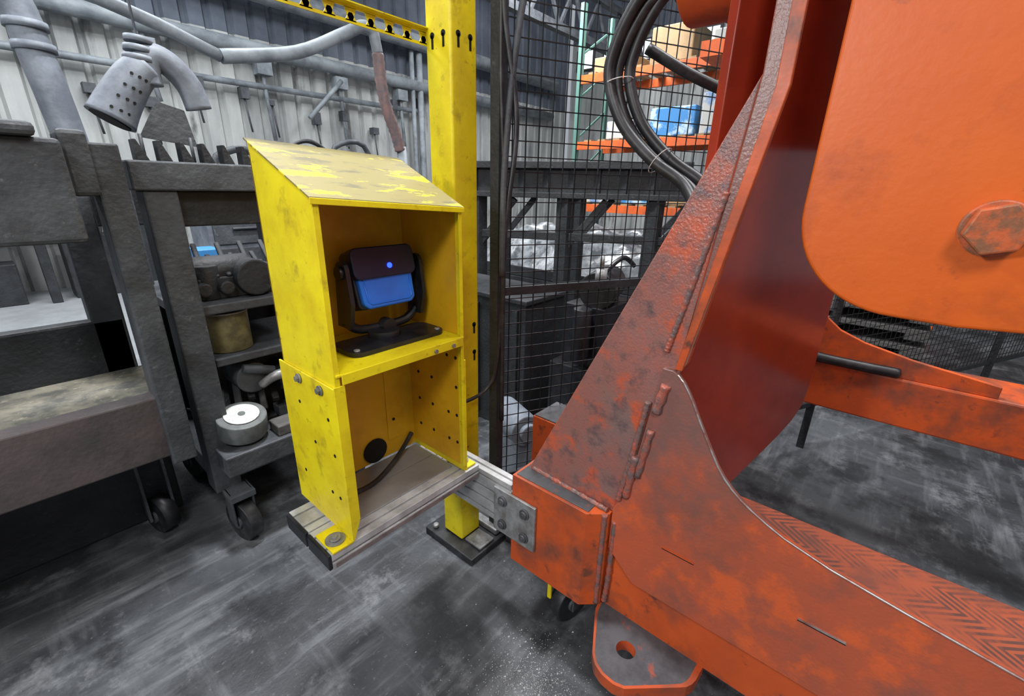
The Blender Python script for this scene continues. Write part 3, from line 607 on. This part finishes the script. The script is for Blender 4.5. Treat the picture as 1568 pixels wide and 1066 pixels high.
# rack
g=group('pallet_rack')
b=B('uprights',RACKG,g)
for y in(5.24,2.6,-.05,-2.7):
    for x in(8,9): b.box((x-.05,y-.04,0),(x+.05,y+.04,4.6))
    for k in range(6): b.bar((8,y,.3+k*.7),(9,y,.9+k*.7),.03)
b.done()
b=B('beams',RACKO,g)
for z in(1.15,2.28,3.4):
    for x in(8,9): b.box((x-.03,-2.7,z-.07),(x+.03,5.24,z+.07))
b.done(.003)
b=B('decking',KRAFT,g)
for z in(1.15,2.28,3.4): 
    for k in range(26): b.box((7.98,-2.6+k*.3,z+.07),(9.02,-2.45+k*.3,z+.10))
b.done()
b=B('stored_cartons',[WBOX,KRAFT,BBAG],g)
for z in(1.251,2.381,3.501):
    y=-2.4
    while y<5.0:
        w_=random.uniform(.4,.85);h=random.uniform(.25,.7);b.box((8.08+random.random()*.1,y,z),(8.9,y+w_,z+h),random.choice([0,0,1,2]));y+=w_+random.uniform(.08,.35)
b.done(.02)
g=group('blue_bulk_bag');b=B('bag',BBAG,g)
b.prism([(5.7,y,z) for y,z in rrect(1.0,3.01,1.9,4.2,.15)],(.9,0,0));b.done(.12,4)
b=B('bag_platform',RACKO,g);b.box((5.5,-.5,2.85),(6.7,2.1,3.0));b.box((6.6,2.0,0),(6.7,2.1,3.0));b.box((6.6,-.5,0),(6.7,-.4,3.0));b.done()
g=group('pallet_stack');b=B('pallets',[WOOD,WBOX,KRAFT],g)
for k in range(5):
    b.box((4.6,-.35,.05+k*.14),(5.8,1.0,.09+k*.14))
    for j in range(3): b.box((4.6,-.35+j*.6,.0+k*.14),(5.8,-.2+j*.6,.05+k*.14))
b.box((4.7,-.25,.65),(5.2,.3,.95),1);b.box((4.7,.4,.65),(5.3,.9,.85),2);b.done(.004)

# floor debris
b=B('metal_shavings_debris',DEB)
for i in range(2000):
    if i<1400: x=random.gauss(.80,.08);y=random.gauss(.57,.085)
    else: x=random.uniform(.1,1.6);y=random.uniform(.0,1.0)
    r=random.uniform(.0010,.0030) if random.random()<.97 else .006
    if i>=1400: r*=.7
    a=random.random()*6.28;ps=[(x+r*math.cos(a+k*2.1),y+r*math.sin(a+k*2.1)*.6,.0005) for k in range(3)]
    b.add(ps+[(x,y,r*.8)],[(0,1,2),(0,1,3),(1,2,3),(2,0,3)])
b.done(recalc=False)

# ---------------------------------------------------------------- lights
def area(name,loc,tgt,size,e,col=(1,1,1),sy=None):
    l=bpy.data.lights.new(name,'AREA');l.energy=e;l.size=size;l.color=col
    if sy: l.shape='RECTANGLE';l.size_y=sy
    o=bpy.data.objects.new(name,l);link(o);o.location=loc;d=Vector(tgt)-Vector(loc);o.rotation_euler=d.to_track_quat('-Z','Y').to_euler();return o
area('high_bay_light_overhead',(1.15,1.75,5.2),(.8,1.0,0),.45,290,(.97,.98,1))
area('high_bay_light_front',(-1.6,-1.2,4.2),(1,.8,.6),1.0,90,(1,.99,.97))
area('high_bay_light_right',(1.6,-2.4,4.6),(1.4,.2,.6),1.0,70,(1,.99,.97))
area('high_bay_light_machine',(3.2,-.2,5.4),(2.2,0,.5),.8,130,(.98,.99,1))
area('glare_fill_left',(-2.4,1.3,2.6),(1,.4,1.0),.4,62,(1,.99,.98))  # unseen lamp added from the left to put highlights on the gusset
area('bay_light_back_left',(2,6,5.5),(2,8.5,1),2,300,(.93,.97,1))
area('bay_light_back_right',(7,5,5.8),(9,5,1),2.5,600,(.97,.98,1))
area('bay_light_left',(-1.0,5.6,5.2),(0.3,6.8,0),1.6,300,(.93,.97,1))
wd=bpy.data.worlds.new('world');sc.world=wd;wd.use_nodes=True;bg=wd.node_tree.nodes['Background'];bg.inputs[0].default_value=(.84,.9,1,1);bg.inputs[1].default_value=.42
